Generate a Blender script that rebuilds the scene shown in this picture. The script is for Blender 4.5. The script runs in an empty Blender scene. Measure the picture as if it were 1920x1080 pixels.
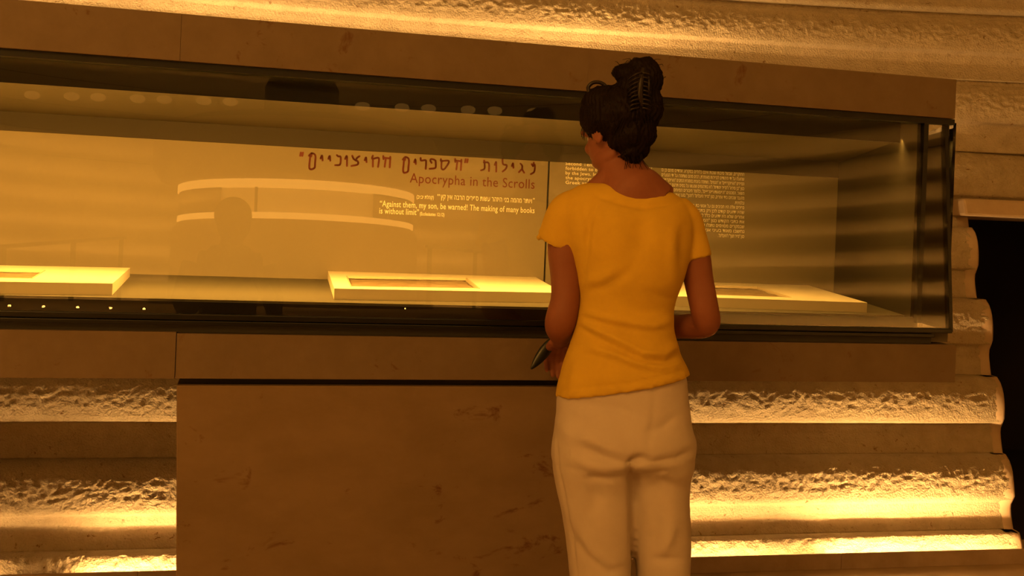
import bpy, bmesh, math, random
import numpy as np
from mathutils import Vector, Matrix
random.seed(7)
scene = bpy.context.scene
COL = scene.collection
# ------------------------------------------------------------------ camera
H = 1.345                      # lens height
F = 2000.0                     # focal length in pixels of the 1920 wide frame
PX, PY = 960.0, 435.0          # principal point
ROLL = math.atan(0.04)
CR, SR = math.cos(ROLL), math.sin(ROLL)
cam_d = bpy.data.cameras.new('camera')
cam_d.sensor_width = 36.0
cam_d.lens = 36.0 * F / 1920.0
cam_d.shift_x = 0.0
cam_d.shift_y = -(540.0 - PY) / 1920.0
cam_d.clip_start = 0.02
cam = bpy.data.objects.new('camera', cam_d)
COL.objects.link(cam)
cam.matrix_world = (Matrix.Translation((0, 0, H)) @ Matrix.Rotation(math.pi / 2, 4, 'X')
                    @ Matrix.Rotation(ROLL, 4, 'Z'))
scene.camera = cam
# ------------------------------------------------------------------ colour
scene.view_settings.view_transform = 'Standard'
scene.view_settings.look = 'None'
scene.view_settings.gamma = 1.0
scene.view_settings.use_curve_mapping = False
scene.view_settings.exposure = 0.0
w = bpy.data.worlds.new('world'); scene.world = w; w.use_nodes = True
w.node_tree.nodes['Background'].inputs[0].default_value = (1.0, 0.42, 0.1, 1)
w.node_tree.nodes['Background'].inputs[1].default_value = 0.02
LC = (1.0, 0.45, 0.08)
LW_ = (1.0, 0.52, 0.15)         # the trough and roof lamps, a touch whiter         # the colour of the halogen light in the room
LY = (1.0, 0.47, 0.075)         # a little yellower, inside the showcase
# ------------------------------------------------------------------ the showcase's own axes
TH = math.radians(14.15)
UX, UY = math.cos(TH), math.sin(TH)
WX, WY = -UY, UX
OX, OY = -1.237, 2.577
def C(u, ww, z):
    return Vector((OX + u * UX + ww * WX, OY + u * UY + ww * WY, z))
def px2(px, py, D):            # a pixel at depth D, as a world point
    a, b = px - PX, py - PY
    a, b = a * CR + b * SR, -a * SR + b * CR
    return Vector((a / F * D, D, H - b / F * D))
TILT = .034                     # the front pane leans back a little
def mirror(p):                 # the place a reflection in the front glass comes from
    n = Vector((UY, -UX, TILT)).normalized(); d = (p - Vector((OX, OY, 1.10))).dot(n)
    return p - 2 * d * n
def area(name, loc, direction, sx, sy, power, color=LC, spread=180):
    l = bpy.data.lights.new(name, 'AREA'); l.shape = 'RECTANGLE'
    l.size = sx; l.size_y = sy; l.energy = power; l.color = color
    l.spread = math.radians(spread)
    o = bpy.data.objects.new(name, l); COL.objects.link(o)
    return o, loc, direction
def aim(o, loc, direction, xaxis):
    z = -Vector(direction).normalized(); x = Vector(xaxis); x = (x - x.dot(z) * z).normalized()
    y = z.cross(x)
    m = Matrix((x, y, z)).transposed().to_4x4(); m.translation = Vector(loc); o.matrix_world = m
def lamp(name, loc, direction, xaxis, sx, sy, power, color=LC, spread=180):
    o, _, _ = area(name, loc, direction, sx, sy, power, color, spread)
    aim(o, loc, direction, xaxis); return o
DC = Vector((2.07, -5.87, 0))   # centre of the domed hall
# unseen fill lamps added for the hall's ambient wash, above and behind the visitors
lamp('hall_wash_fill', (-2.3, -2.6, 4.3), (1.15, 1.9, -1.15), (1, 0, 0), 1.6, 1.6, 120, LC)
lamp('hall_dome_fill', (2.5, -4.5, 5.2), (0, .15, -1), (1, 0, 0), 4.0, 4.0, 50, LC)
# ceiling line of lamps inside the showcase, behind its front rail
for i in range(5):
    u0 = -1.75 + i * 0.95
    lamp('showcase_light', C(u0 + .42, .205, 1.688), C(0, .42, 1.0) - C(0, 0, 1.95), (UX, UY, 0),
         .8, .018, (15, 20, 21, 15, 4)[i], LY)
# ------------------------------------------------------------------ materials
def lin(c):
    return tuple(((x / 255) / 12.92 if x / 255 <= .04045 else ((x / 255 + .055) / 1.055) ** 2.4) for x in c)
def mat(name, col, rough=.6, var=None, scale=8, bump=0, bscale=60, metal=0, spec=.5, emit=0, stretch=None,
        spots=None, spot_scale=20, coat=0):
    m = bpy.data.materials.new(name); m.use_nodes = True
    nt = m.node_tree; b = nt.nodes['Principled BSDF']
    b.inputs['Base Color'].default_value = (*col, 1); b.inputs['Roughness'].default_value = rough
    b.inputs['Metallic'].default_value = metal; b.inputs['Specular IOR Level'].default_value = spec
    b.inputs['Coat Weight'].default_value = coat
    tc = nt.nodes.new('ShaderNodeTexCoord'); vec = tc.outputs['Object']
    if stretch:
        mp = nt.nodes.new('ShaderNodeMapping'); mp.inputs['Scale'].default_value = stretch
        nt.links.new(vec, mp.inputs['Vector']); vec = mp.outputs['Vector']
    last = None
    if var:
        n = nt.nodes.new('ShaderNodeTexNoise'); n.inputs['Scale'].default_value = scale
        n.inputs['Detail'].default_value = 6; n.inputs['Roughness'].default_value = .65
        nt.links.new(vec, n.inputs['Vector'])
        r = nt.nodes.new('ShaderNodeValToRGB')
        r.color_ramp.elements[0].position = .32; r.color_ramp.elements[0].color = (*var, 1)
        r.color_ramp.elements[1].position = .68; r.color_ramp.elements[1].color = (*col, 1)
        nt.links.new(n.outputs['Fac'], r.inputs['Fac']); last = r.outputs['Color']
        nt.links.new(last, b.inputs['Base Color'])
    if spots:
        n = nt.nodes.new('ShaderNodeTexNoise'); n.inputs['Scale'].default_value = spot_scale
        n.inputs['Detail'].default_value = 5; n.inputs['Roughness'].default_value = .7; n.inputs['Distortion'].default_value = .6
        nt.links.new(vec, n.inputs['Vector'])
        r = nt.nodes.new('ShaderNodeValToRGB')
        r.color_ramp.elements[0].position = .30; r.color_ramp.elements[0].color = (1, 1, 1, 1)
        r.color_ramp.elements[1].position = .385; r.color_ramp.elements[1].color = (0, 0, 0, 1)
        nt.links.new(n.outputs['Fac'], r.inputs['Fac'])
        mx = nt.nodes.new('ShaderNodeMix'); mx.data_type = 'RGBA'
        nt.links.new(r.outputs['Color'], mx.inputs['Factor'])
        if last: nt.links.new(last, mx.inputs[6])
        else: mx.inputs[6].default_value = (*col, 1)
        mx.inputs[7].default_value = (*spots, 1)
        nt.links.new(mx.outputs[2], b.inputs['Base Color'])
    if bump:
        n = nt.nodes.new('ShaderNodeTexNoise'); n.inputs['Scale'].default_value = bscale
        n.inputs['Detail'].default_value = 4
        nt.links.new(vec, n.inputs['Vector'])
        bp = nt.nodes.new('ShaderNodeBump'); bp.inputs['Strength'].default_value = bump
        bp.inputs['Distance'].default_value = .01
        nt.links.new(n.outputs['Fac'], bp.inputs['Height']); nt.links.new(bp.outputs['Normal'], b.inputs['Normal'])
    if emit:
        b.inputs['Emission Color'].default_value = (*LC, 1); b.inputs['Emission Strength'].default_value = emit
    return m
M = {}
M['stone'] = mat('polished_stone', (.185, .135, .09), .55, (.155, .11, .07), 9, .05, 90, spec=.25, spots=(.12, .06, .03), spot_scale=11)
M['slab'] = mat('veined_stone', (.235, .165, .105), .6, (.195, .135, .08), 4, .05, 70, spec=.2, spots=(.12, .055, .025), spot_scale=7, stretch=(1, 1, 1.8))
M['render'] = mat('rough_render', (.52, .46, .36), .8, (.42, .36, .27), 14, .75, 120, spec=.15, spots=(.2, .12, .06), spot_scale=38)
M['trim'] = mat('smooth_render_edge', (.58, .47, .36), .7, (.50, .39, .29), 10, .1, 80, spec=.15)
M['kerb'] = mat('kerb_stone', (.42, .33, .27), .7, (.34, .26, .2), 9, .1, 90, spec=.15)
M['floor'] = mat('floor_stone', (.55, .42, .28), .5, (.45, .33, .22), 6, .05, 60)
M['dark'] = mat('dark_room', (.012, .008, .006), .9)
M['black'] = mat('black_metal', (.006, .007, .007), .3, spec=.4)
M['plinth'] = mat('dark_olive_metal', (.035, .034, .028), .45, spec=.3)
M['deck'] = mat('olive_fabric_deck', (.13, .115, .075), .7, (.115, .10, .065), 60, .03, 300, spec=.2)
M['back'] = mat('linen_back_panel', (.27, .225, .145), .8, (.255, .21, .135), 3, .03, 300, spec=.1)
M['ceil'] = mat('frosted_ceiling', (.12, .105, .075), .5, spec=.3)
M['side'] = mat('dark_side_panel', (.03, .027, .018), .5, spec=.3)
M['top_shade'] = mat('brown_shade_strip', (.05, .04, .025), .7, spec=.2)  # shade on the top of the back panels, put into a dark colour
M['mirror'] = mat('dark_glossy_strip', (.5, .47, .4), .04, spec=1.0, metal=.9)
M['board'] = mat('cream_board', (.86, .78, .60), .6, spec=.2)
M['bevel'] = mat('cream_bevel', (.6, .5, .33), .6, spec=.2)
M['parch'] = mat('parchment', (.36, .27, .15), .7, (.22, .15, .07), 16, .1, 90, spots=(.12, .07, .03), spot_scale=30, stretch=(1, 1, 1))
M['red'] = mat('dark_red_print', (.14, .018, .009), .7)
M['cream'] = mat('pale_print', (1.0, .93, .72), .7)
M['shirt'] = mat('yellow_jersey', (.66, .44, .05), .85, (.61, .40, .045), 20, .06, 400, spec=.1)
M['pants'] = mat('white_cotton', (.60, .53, .50), .85, (.56, .49, .46), 12, .05, 500, spec=.1)
M['skin'] = mat('skin', (.27, .10, .062), .55, (.24, .085, .05), 14, .04, 200, spec=.3)
M['hair'] = mat('dark_brown_hair', (.010, .005, .003), .6, (.007, .0035, .0025), 30, .3, 120, spec=.12, stretch=(1, 1, .25))
M['clip'] = mat('hair_clip_shell', (.016, .010, .007), .38, spec=.35)
M['shoe'] = mat('brown_leather', (.08, .04, .02), .5)
M['eye'] = mat('eye_white', (.6, .55, .5), .2)
M['handset'] = mat('black_plastic', (.006, .009, .007), .35)
M['cloth'] = mat('dark_clothes', (.03, .025, .02), .9)
M['drum'] = mat('drum_plaster', (.34, .27, .18), .7, (.3, .23, .15), 6)
M['drum_dark'] = mat('drum_dark_cap', (.03, .02, .012), .7)
M['rail'] = mat('dark_steel', (.03, .025, .02), .4, metal=.5)
M['glow'] = mat('lit_strip', (.8, .7, .5), .5, emit=4.5)
M['glow_soft'] = mat('lit_scroll', (.6, .45, .25), .6, (.45, .32, .16), 12, emit=1.4)
M['blob'] = mat('hall_lamp_glass', (.5, .4, .25), .8, emit=.8)
M['stud'] = mat('floor_lamp_lens', (.9, .8, .6), .4, emit=60)
# glass: clear with the fresnel sheen of a pane
g = bpy.data.materials.new('clear_glass'); g.use_nodes = True; nt = g.node_tree
nt.nodes.remove(nt.nodes['Principled BSDF'])
tr = nt.nodes.new('ShaderNodeBsdfTransparent'); tr.inputs[0].default_value = (.97, .98, .965, 1)
gl = nt.nodes.new('ShaderNodeBsdfGlossy'); gl.inputs['Roughness'].default_value = 0.0
fr = nt.nodes.new('ShaderNodeFresnel'); fr.inputs[0].default_value = 1.52
mx = nt.nodes.new('ShaderNodeMixShader')
nt.links.new(fr.outputs[0], mx.inputs[0]); nt.links.new(tr.outputs[0], mx.inputs[1]); nt.links.new(gl.outputs[0], mx.inputs[2])
nt.links.new(mx.outputs[0], nt.nodes['Material Output'].inputs[0]); M['glass'] = g
# ------------------------------------------------------------------ helpers
def link(name, me, m, parent=None):
    o = bpy.data.objects.new(name, me); COL.objects.link(o)
    if m is not None and not me.materials: me.materials.append(m)
    if parent is not None:
        o.parent = parent; o.matrix_parent_inverse = parent.matrix_world.inverted()
    return o
def empty(name, loc=(0, 0, 0)):
    o = bpy.data.objects.new(name, None); COL.objects.link(o); o.location = loc
    o.matrix_world = Matrix.Translation(loc); o.empty_display_size = .1
    return o
def tag(o, label, cat, group=None):
    o['label'] = label; o['category'] = cat
    if group: o['group'] = group
    return o
def struct(o):
    o['kind'] = 'structure'; return o
def smooth(me, on=True):
    me.polygons.foreach_set('use_smooth', [on] * len(me.polygons)); me.update()
def bevelled(bm, r, seg=2):
    if r: bmesh.ops.bevel(bm, geom=list(bm.edges), offset=r, segments=seg, affect='EDGES', profile=.6)
def hexa(name, pts, m, parent=None, bev=0.0):
    """pts: bottom ring of 4 points then top ring of 4 points (world)."""
    base = parent.matrix_world.translation if parent else Vector((0, 0, 0))
    bm = bmesh.new(); v = [bm.verts.new(Vector(p)) for p in pts]
    for f in ((0, 3, 2, 1), (4, 5, 6, 7), (0, 1, 5, 4), (1, 2, 6, 5), (2, 3, 7, 6), (3, 0, 4, 7)):
        bm.faces.new([v[i] for i in f])
    bmesh.ops.recalc_face_normals(bm, faces=bm.faces)
    bevelled(bm, bev)
    me = bpy.data.meshes.new(name); bm.to_mesh(me); bm.free()
    return link(name, me, m, parent)
def cbox(name, u0, u1, w0, w1, z0, z1, m, parent=None, bev=0.0, du=0.0):
    """box in showcase axes; du shifts the top sideways (a slightly leaning end)."""
    p = [C(u0, w0, z0), C(u1, w0, z0), C(u1, w1, z0), C(u0, w1, z0),
         C(u0 + du, w0, z1), C(u1 + du, w0, z1), C(u1 + du, w1, z1), C(u0 + du, w1, z1)]
    return hexa(name, p, m, parent, bev)
def cprism(name, poly, z0, z1, m, parent=None, bev=0.0):
    """poly of (u,w)"""
    bm = bmesh.new()
    a = [bm.verts.new(C(u, ww, z0)) for u, ww in poly]; b = [bm.verts.new(C(u, ww, z1)) for u, ww in poly]
    bm.faces.new(a); bm.faces.new(b)
    n = len(poly)
    for i in range(n): bm.faces.new([a[i], a[(i + 1) % n], b[(i + 1) % n], b[i]])
    bmesh.ops.recalc_face_normals(bm, faces=bm.faces); bevelled(bm, bev)
    me = bpy.data.meshes.new(name); bm.to_mesh(me); bm.free()
    return link(name, me, m, parent)
def grid_mesh(name, P, closed_u=False):
    """P: (n,m,3) numpy array of points"""
    n, k = P.shape[:2]
    idx = np.arange(n * k).reshape(n, k)
    a = idx[:-1, :-1].ravel(); b = idx[1:, :-1].ravel(); c = idx[1:, 1:].ravel(); d = idx[:-1, 1:].ravel()
    q = np.stack([a, b, c, d], 1)
    me = bpy.data.meshes.new(name)
    me.vertices.add(n * k); me.vertices.foreach_set('co', P.reshape(-1, 3).astype(np.float32).ravel())
    me.loops.add(q.size); me.loops.foreach_set('vertex_index', q.astype(np.int32).ravel())
    me.polygons.add(len(q)); me.polygons.foreach_set('loop_start', np.arange(0, q.size, 4, dtype=np.int32))
    me.update(calc_edges=True); smooth(me)
    return me
def tube(bm, pts, radii, seg=12, squash=1.0, cap=True, side=None):
    """a tapering round bar through pts, added to bm"""
    rings = []; n = len(pts)
    pts = [Vector(p) for p in pts]
    ref = Vector(side) if side is not None else Vector((0, 1, .01))
    for i, p in enumerate(pts):
        t = (pts[min(i + 1, n - 1)] - pts[max(i - 1, 0)]).normalized()
        s = ref - ref.dot(t) * t
        if s.length < 1e-3: s = Vector((1, 0, 0)) - t.x * t
        s.normalize(); b = t.cross(s)
        r = radii[i] if hasattr(radii, '__len__') else radii
        rings.append([bm.verts.new(p + (s * math.cos(q) * squash + b * math.sin(q)) * r)
                      for q in [2 * math.pi * k / seg for k in range(seg)]])
    for i in range(n - 1):
        for k in range(seg):
            bm.faces.new([rings[i][k], rings[i][(k + 1) % seg], rings[i + 1][(k + 1) % seg], rings[i + 1][k]])
    if cap:
        bm.faces.new(rings[0][::-1]); bm.faces.new(rings[-1])
    return rings
def spline(pts, n):
    """catmull-rom through rows of pts"""
    P = np.array(pts, float); P = np.vstack([2 * P[0] - P[1], P, 2 * P[-1] - P[-2]])
    out = []
    segs = len(P) - 3
    for s in range(n):
        f = s / (n - 1) * segs; i = min(int(f), segs - 1); t = f - i
        a, b, c, d = P[i:i + 4]
        out.append(.5 * ((2 * b) + (-a + c) * t + (2 * a - 5 * b + 4 * c - d) * t * t + (-a + 3 * b - 3 * c + d) * t ** 3))
    return np.array(out)
def lathe(name, prof, centre, m, parent=None, seg=64, a0=0.0, a1=2 * math.pi):
    P = np.zeros((len(prof), seg + 1, 3)); ang = np.linspace(a0, a1, seg + 1)
    for i, (r, z) in enumerate(prof):
        P[i, :, 0] = centre[0] + r * np.cos(ang); P[i, :, 1] = centre[1] + r * np.sin(ang); P[i, :, 2] = z
    me = grid_mesh(name, P)
    return link(name, me, m, parent)
# value noise on a lattice
RNG = np.random.RandomState(5)
LAT = RNG.rand(256, 256)
def vnoise(x, y):
    xi = np.floor(x).astype(int); yi = np.floor(y).astype(int); fx = x - xi; fy = y - yi
    fx = fx * fx * (3 - 2 * fx); fy = fy * fy * (3 - 2 * fy)
    a = LAT[xi % 256, yi % 256]; b = LAT[(xi + 1) % 256, yi % 256]
    c = LAT[xi % 256, (yi + 1) % 256]; d = LAT[(xi + 1) % 256, (yi + 1) % 256]
    return (a * (1 - fx) + b * fx) * (1 - fy) + (c * (1 - fx) + d * fx) * fy
def fbm(x, y, o=4):
    s = 0; a = .5
    for i in range(o):
        s = s + a * vnoise(x + 17.3 * i, y + 9.1 * i); x = x * 2.03; y = y * 2.03; a *= .5
    return s / (1 - .5 ** o)
# ------------------------------------------------------------------ near wall: stacked rings of rough render
LED = [-.22, .10, .415, .755, 1.11, 1.46, 1.85, 2.22, 2.57, 2.95, 3.35, 3.75]
LIPD = [4.70, 4.80, 4.93, 5.08, 5.27, 5.40, 5.47, 5.50, 5.50, 5.46, 5.40]
PT = [0, .12, .25, .38, .415, .47, .58, .7, .8, .9, .96, 1.0]
PO = [.0, .016, .030, .026, .0, -.004, -.004, .002, .014, .036, .06, .088]
XJ = 2.3
def lipD(i, X):
    zc = LED[i] + .14
    k = min(max((zc - 1.2) / .8, 0), 1)
    s = .219 * (1 - k) + .075 * k
    return LIPD[i] - s * (XJ - X) - k * .03 * (X - 1.6) ** 2
def ring_points(i, X, zz):
    """depth of ring i at X,zz arrays, with the trowelled relief"""
    L0, L1 = LED[i], LED[i + 1]; t = (zz - L0) / (L1 - L0)
    off = np.interp(t, PT, PO)
    if i >= 6: off = np.minimum(off, .055)
    if i == 1: off = off + np.clip((t - .47) / .2, 0, 1) * .012
    if i == 0: off = off * 0 + np.where(t > .72, ((t - .72) / .28) ** 2 * .040, 0)
    D = lipD(i, X) + off
    return D, t
def relief(X, zz, t, i):
    wx = fbm(X * 9 + i * 7, zz * 9, 2) * 1.2; wz = fbm(X * 8 + 40, zz * 9 + i * 5, 2) * 1.4
    r1 = 1 - np.abs(2 * vnoise(X * 40 + wx * 1.6 + i * 13, zz * 62 + wz * 1.8) - 1)
    r2 = 1 - np.abs(2 * vnoise(X * 23 + wx * 1.5 + 71, zz * 34 + wz * 1.5 + i) - 1)
    r3 = vnoise(X * 120, zz * 130)
    rough = (.0080 * r1 ** 1.3 + .0050 * r2 + .0035 * r3) - .008
    patch = .75 + .3 * np.clip(fbm(X * 1.7 + i * 3, zz * 3, 2) * 2.2 - .55, 0, 1)
    wgt = np.interp(t, [0, .40, .43, .50, .62, 1.0], [.05, .05, .09, .40, 1, .9]) * patch
    return rough * wgt + .004 * (fbm(X * 3 + i, zz * 9, 2) - .5)
def ring_slab(i, x0, x1, step, zlo=None, zhi=None):
    L0, L1 = LED[i], LED[i + 1]
    zlo = L0 if zlo is None else zlo; zhi = L1 if zhi is None else zhi
    nx = max(2, int((x1 - x0) / step)); nz = max(6, int((zhi - zlo) / step) + 1)
    xs = np.linspace(x0, x1, nx); zs = np.linspace(zlo, zhi, nz)
    k = np.argmin(abs(zs - (L0 + .415 * (L1 - L0)))); 
    if zlo < L0 + .41 * (L1 - L0) < zhi: zs[k] = L0 + .4149 * (L1 - L0)
    X, Z = np.meshgrid(xs, zs, indexing='ij')
    D, t = ring_points(i, X, Z)
    D = D - relief(X, Z, t, i)
    wob = .006 * (fbm(X * 1.3 + i * 9, Z * 0 + i, 2) - .5)
    P = np.stack([X, D, Z + wob * (t > .02) * (t < .98)], -1)
    # the ledge on top runs back into the wall, the foot too
    back = P[:, -1:].copy(); back[..., 1] += .35
    foot = P[:, :1].copy(); foot[..., 1] += .3
    P = np.concatenate([foot, P, back], 1)
    return P
wall = struct(empty('wall_back', (0, 5, 0)))
def add_ring(i, x0, x1, step, **k):
    me = grid_mesh('wall_ring', ring_slab(i, x0, x1, step, **k)); me.flip_normals() if False else None
    o = link('wall_ring', me, M['render'], wall); return o
STEP = .0060
for i in range(11):
    if i <= 2: add_ring(i, -2.7, XJ, STEP)
    elif i == 3:
        add_ring(i, -2.7, 1.2, .03, zhi=.98) ; add_ring(i, 1.2, XJ, STEP)
    elif i == 4: add_ring(i, 1.45, XJ, STEP)
    elif i == 5:
        add_ring(i, 1.45, XJ, STEP, zhi=1.60); add_ring(i, 1.45, 2.9, STEP, zlo=1.60)
    elif i <= 7: add_ring(i, -2.7, 2.95, STEP)
    else: add_ring(i, -2.7, 2.95, .03)
# left and right continuation, coarser, outside the frame
for i in range(11):
    add_ring(i, -7.5, -2.7, .06)
    if i >= 6: add_ring(i, 2.95, 9.0, .06)
# smooth trimmed edge of the opening: one strip that follows every ring
def jamb_strip():
    bm = bmesh.new(); prev = None
    zs = []
    for i in range(5 + 1):
        for t in np.linspace(0.0, 1.0, 16):
            z = LED[i] + t * (LED[i + 1] - LED[i])
            if z < .0 or z > 1.52: continue
            D, _ = ring_points(i, XJ, np.array(z)); zs.append((z, float(D) - .004, t))
    for z, D, t in zs:
        row = [bm.verts.new((XJ - .058, D - .006 + .014, z)), bm.verts.new((XJ - .052, D - .006, z)),
               bm.verts.new((XJ - .004, D - .004, z)), bm.verts.new((XJ + .008, D + .006, z)), bm.verts.new((XJ + .008, D + .55, z))]
        if prev:
            for k in range(4): bm.faces.new([prev[k], prev[k + 1], row[k + 1], row[k]])
        prev = row
    bmesh.ops.recalc_face_normals(bm, faces=bm.faces)
    me = bpy.data.meshes.new('jamb_edge'); bm.to_mesh(me); bm.free(); smooth(me)
    return link('jamb_edge', me, M['trim'], wall)
jamb_strip()
# lintel above the dark opening and the dark passage behind it
t3 = struct(hexa('trim_3', [(XJ - .085, 5.22, 1.515), (5, 5.42, 1.515), (5, 5.9, 1.515), (XJ - .085, 5.9, 1.515),
                  (XJ - .085, 5.26, 1.60), (5, 5.46, 1.60), (5, 5.9, 1.60), (XJ - .085, 5.9, 1.60)], M['trim'], None, .012))
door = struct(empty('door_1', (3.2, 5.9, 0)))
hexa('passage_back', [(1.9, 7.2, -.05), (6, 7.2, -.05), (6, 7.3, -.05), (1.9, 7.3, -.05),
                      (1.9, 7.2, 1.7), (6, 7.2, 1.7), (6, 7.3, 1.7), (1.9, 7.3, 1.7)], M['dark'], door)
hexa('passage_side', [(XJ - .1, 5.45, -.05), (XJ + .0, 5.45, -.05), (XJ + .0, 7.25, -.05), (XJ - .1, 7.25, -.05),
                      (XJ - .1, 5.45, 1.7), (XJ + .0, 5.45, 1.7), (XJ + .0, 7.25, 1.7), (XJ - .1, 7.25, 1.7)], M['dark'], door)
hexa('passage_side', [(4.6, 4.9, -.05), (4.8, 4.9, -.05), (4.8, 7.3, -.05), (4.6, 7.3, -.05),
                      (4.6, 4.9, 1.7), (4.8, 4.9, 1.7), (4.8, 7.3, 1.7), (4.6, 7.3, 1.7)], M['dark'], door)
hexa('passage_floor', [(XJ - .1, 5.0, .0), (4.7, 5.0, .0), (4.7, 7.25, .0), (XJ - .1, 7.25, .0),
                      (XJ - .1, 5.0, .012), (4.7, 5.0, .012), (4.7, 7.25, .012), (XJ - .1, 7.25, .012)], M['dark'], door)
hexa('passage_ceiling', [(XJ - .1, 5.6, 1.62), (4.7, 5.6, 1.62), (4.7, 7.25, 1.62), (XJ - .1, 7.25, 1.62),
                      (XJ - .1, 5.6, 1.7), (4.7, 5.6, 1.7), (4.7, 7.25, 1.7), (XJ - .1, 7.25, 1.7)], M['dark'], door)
# kerb of stone pieces along the foot of the wall
kerb = struct(empty('trim_1', (0, 4.15, 0)))
def kerbD(X): return 4.285 - .219 * (2.3 - X) + .32
KX = [-4.6, -3.0, -1.3, .35, 1.42, 3.1]
for a, b in zip(KX[:-1], KX[1:]):
    a += .0003; b -= .0003
    d0, d1 = 4.125 + .212 * a, 4.125 + .212 * b
    hexa('kerb_stone', [(a, d0, 0), (b, d1, 0), (b, d1 + .010, 0), (a, d0 + .010, 0),
                        (a, d0, .066), (b, d1, .066), (b, d1 + .010, .066), (a, d0 + .010, .066)], M['kerb'], kerb, .003)
# lamps in the trough behind the kerb, shining up the wall
def trough(X, L, P, sp=180):
    D = 4.125 + .212 * X + .016
    lamp('trough_light', (X, D, .028), (0, .10, 1), (1, .2, 0), L, .010, P * .95, LW_, sp)
for X, L, P in ((-3.4, 1.2, 5), (-2.2, .9, 6), (-1.25, .5, 7), (-.35, .9, 14), (.85, 1.0, 11), (1.72, .7, 17), (2.15, .25, 3)):
    trough(X, L, P)
# lamps lying on top of the showcase roof, washing the upper wall
for k, (u, P) in enumerate(((-1.6, 9), (-.5, 16), (.6, 15), (1.6, 10), (2.35, 14))):
    lamp('roof_light', C(u, 2.1, 1.95), (.0, .5, 1), (UX, UY, 0), 1.0, .04, P * .7, LW_)
# ------------------------------------------------------------------ floor, far wall, dome
fl = struct(hexa('floor', [(-12, -18, -.1), (14, -18, -.1), (14, 8, -.1), (-12, 8, -.1),
                    (-12, -18, 0), (14, -18, 0), (14, 8, 0), (-12, 8, 0)], M['floor']))
far = struct(empty('wall_far', DC))
PR = 9.0
LED2 = [-.3, .2, .68, 1.16, 1.64, 2.12, 2.6, 3.08, 3.56, 4.0]
for i in range(9):
    prof = []
    off = [-.45, -.3, -.15, 0, .1, .2, .25, .25, .2, .1, 0][i]
    for t, o in ((0, .02), (.06, .10), (.3, .04), (.6, -.04), (.85, -.06), (.95, -.03), (1, .03)):
        prof.append((PR + off + o, LED2[i] + t * (LED2[i + 1] - LED2[i])))
    lathe('wall_ring', prof, DC, M['render'], far, 80, math.radians(127), math.radians(413))
ce = struct(empty('ceiling', (DC.x, DC.y, 3.7)))
rr, zz = 10.4, 3.7
for i in range(13):
    r2 = 10.4 * math.cos((i + 1) / 13 * 1.45); z2 = 3.7 + 4.2 * math.sin((i + 1) / 13 * 1.45)
    lathe('dome_ring', [(rr, zz), (rr * .3 + r2 * .7 + .1, zz * .4 + z2 * .6 - .02), (r2 + .05, z2)], DC, M['render'], ce, 72)
    rr, zz = r2, z2
lathe('dome_cap', [(rr + .1, zz), (0.01, zz + .1)], DC, M['drum_dark'], ce, 48)
# up-lights at the foot of the far wall
for k in range(11):
    a = math.radians(140 + k * 26)
    p = DC + Vector((math.cos(a), math.sin(a), 0)) * 8.1
    lamp('far_wall_light', (p.x, p.y, .08), (math.cos(a) * .35, math.sin(a) * .35, 1), (-math.sin(a), math.cos(a), 0), 3.6, .06, 260 if 170 < 140 + k * 26 < 262 else 150, LC)
# ------------------------------------------------------------------ the showcase
UL, UR = -2.3, 2.655
DEPTH = 1.22
case = tag(empty('showcase', C(1.2, .5, 1.1)), 'long built-in glass showcase lit from within, holding three cream boards', 'showcase')
cprism('deck', [(UL, .03), (2.515, .03), (3.0, DEPTH), (UL, DEPTH)], 1.120, 1.141, M['deck'], case)
cprism('ceiling_panel', [(UL, .25), (2.62, .25), (3.0, DEPTH), (UL, DEPTH)], 1.692, 1.71, M['ceil'], case)
cbox('ceiling_mirror', UL, 2.56, .036, .17, 1.728, 1.735, M['mirror'], case)
cbox('ceiling_rail', UL, 2.57, .17, .185, 1.676, 1.735, M['black'], case)
cbox('shade_strip', UL, 3.0, DEPTH - .012, DEPTH - .001, 1.627, 1.692, M['top_shade'], case)  # added dark strip: painted shade where the lamps miss the wall top
SEAM = 1.722
cbox('back_panel', UL, SEAM - .004, DEPTH, DEPTH + .03, 1.11, 1.71, M['back'], case)
cbox('back_panel', SEAM + .004, 3.05, DEPTH, DEPTH + .03, 1.11, 1.71, M['back'], case)
cbox('seam', SEAM - .004, SEAM + .004, DEPTH + .01, DEPTH + .03, 1.11, 1.71, M['black'], case)
cprism('side_panel', [(2.535, .03), (2.56, .03), (3.06, DEPTH + .03), (3.0, DEPTH + .03)], 1.115, 1.735, M['side'], case)
cbox('corner_post', 2.545, 2.56, .012, .03, 1.12, 1.735, M['black'], case)
cprism('end_lining', [(2.565, .1), (2.61, .1), (3.08, DEPTH), (3.03, DEPTH)], 1.10, 1.735, M['plinth'], case)
def leaning(name, u0, u1, w0, w1, z0, z1, m, du=0.0):
    k = (z1 - z0) * TILT
    return hexa(name, [C(u0, w0, z0), C(u1, w0, z0), C(u1, w1, z0), C(u0, w1, z0),
                       C(u0 + du, w0 + k, z1), C(u1 + du, w0 + k, z1), C(u1 + du, w1 + k, z1), C(u0 + du, w1 + k, z1)], m, case)
leaning('front_glass', UL, UR + .006, 0, .010, 1.100, 1.729, M['glass'], du=-.024)
cprism('end_glass', [(UR - .010, .012), (UR, .012), (3.02, 1.0), (3.01, 1.0)], 1.100, 1.729, M['glass'], case)
leaning('glass_edge', UR - .003, UR + .008, -.001, .013, 1.096, 1.727, M['black'], du=-.031)
cbox('top_rail', UL, UR - .010, .006, .034, 1.722, 1.739, M['black'], case)
cbox('bottom_rail', UL, UR + .002, -.006, .03, 1.092, 1.106, M['black'], case, .002)
cbox('lower_rail', UL, 2.6, -.002, .03, 1.078, 1.089, M['black'], case, .002)
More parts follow.
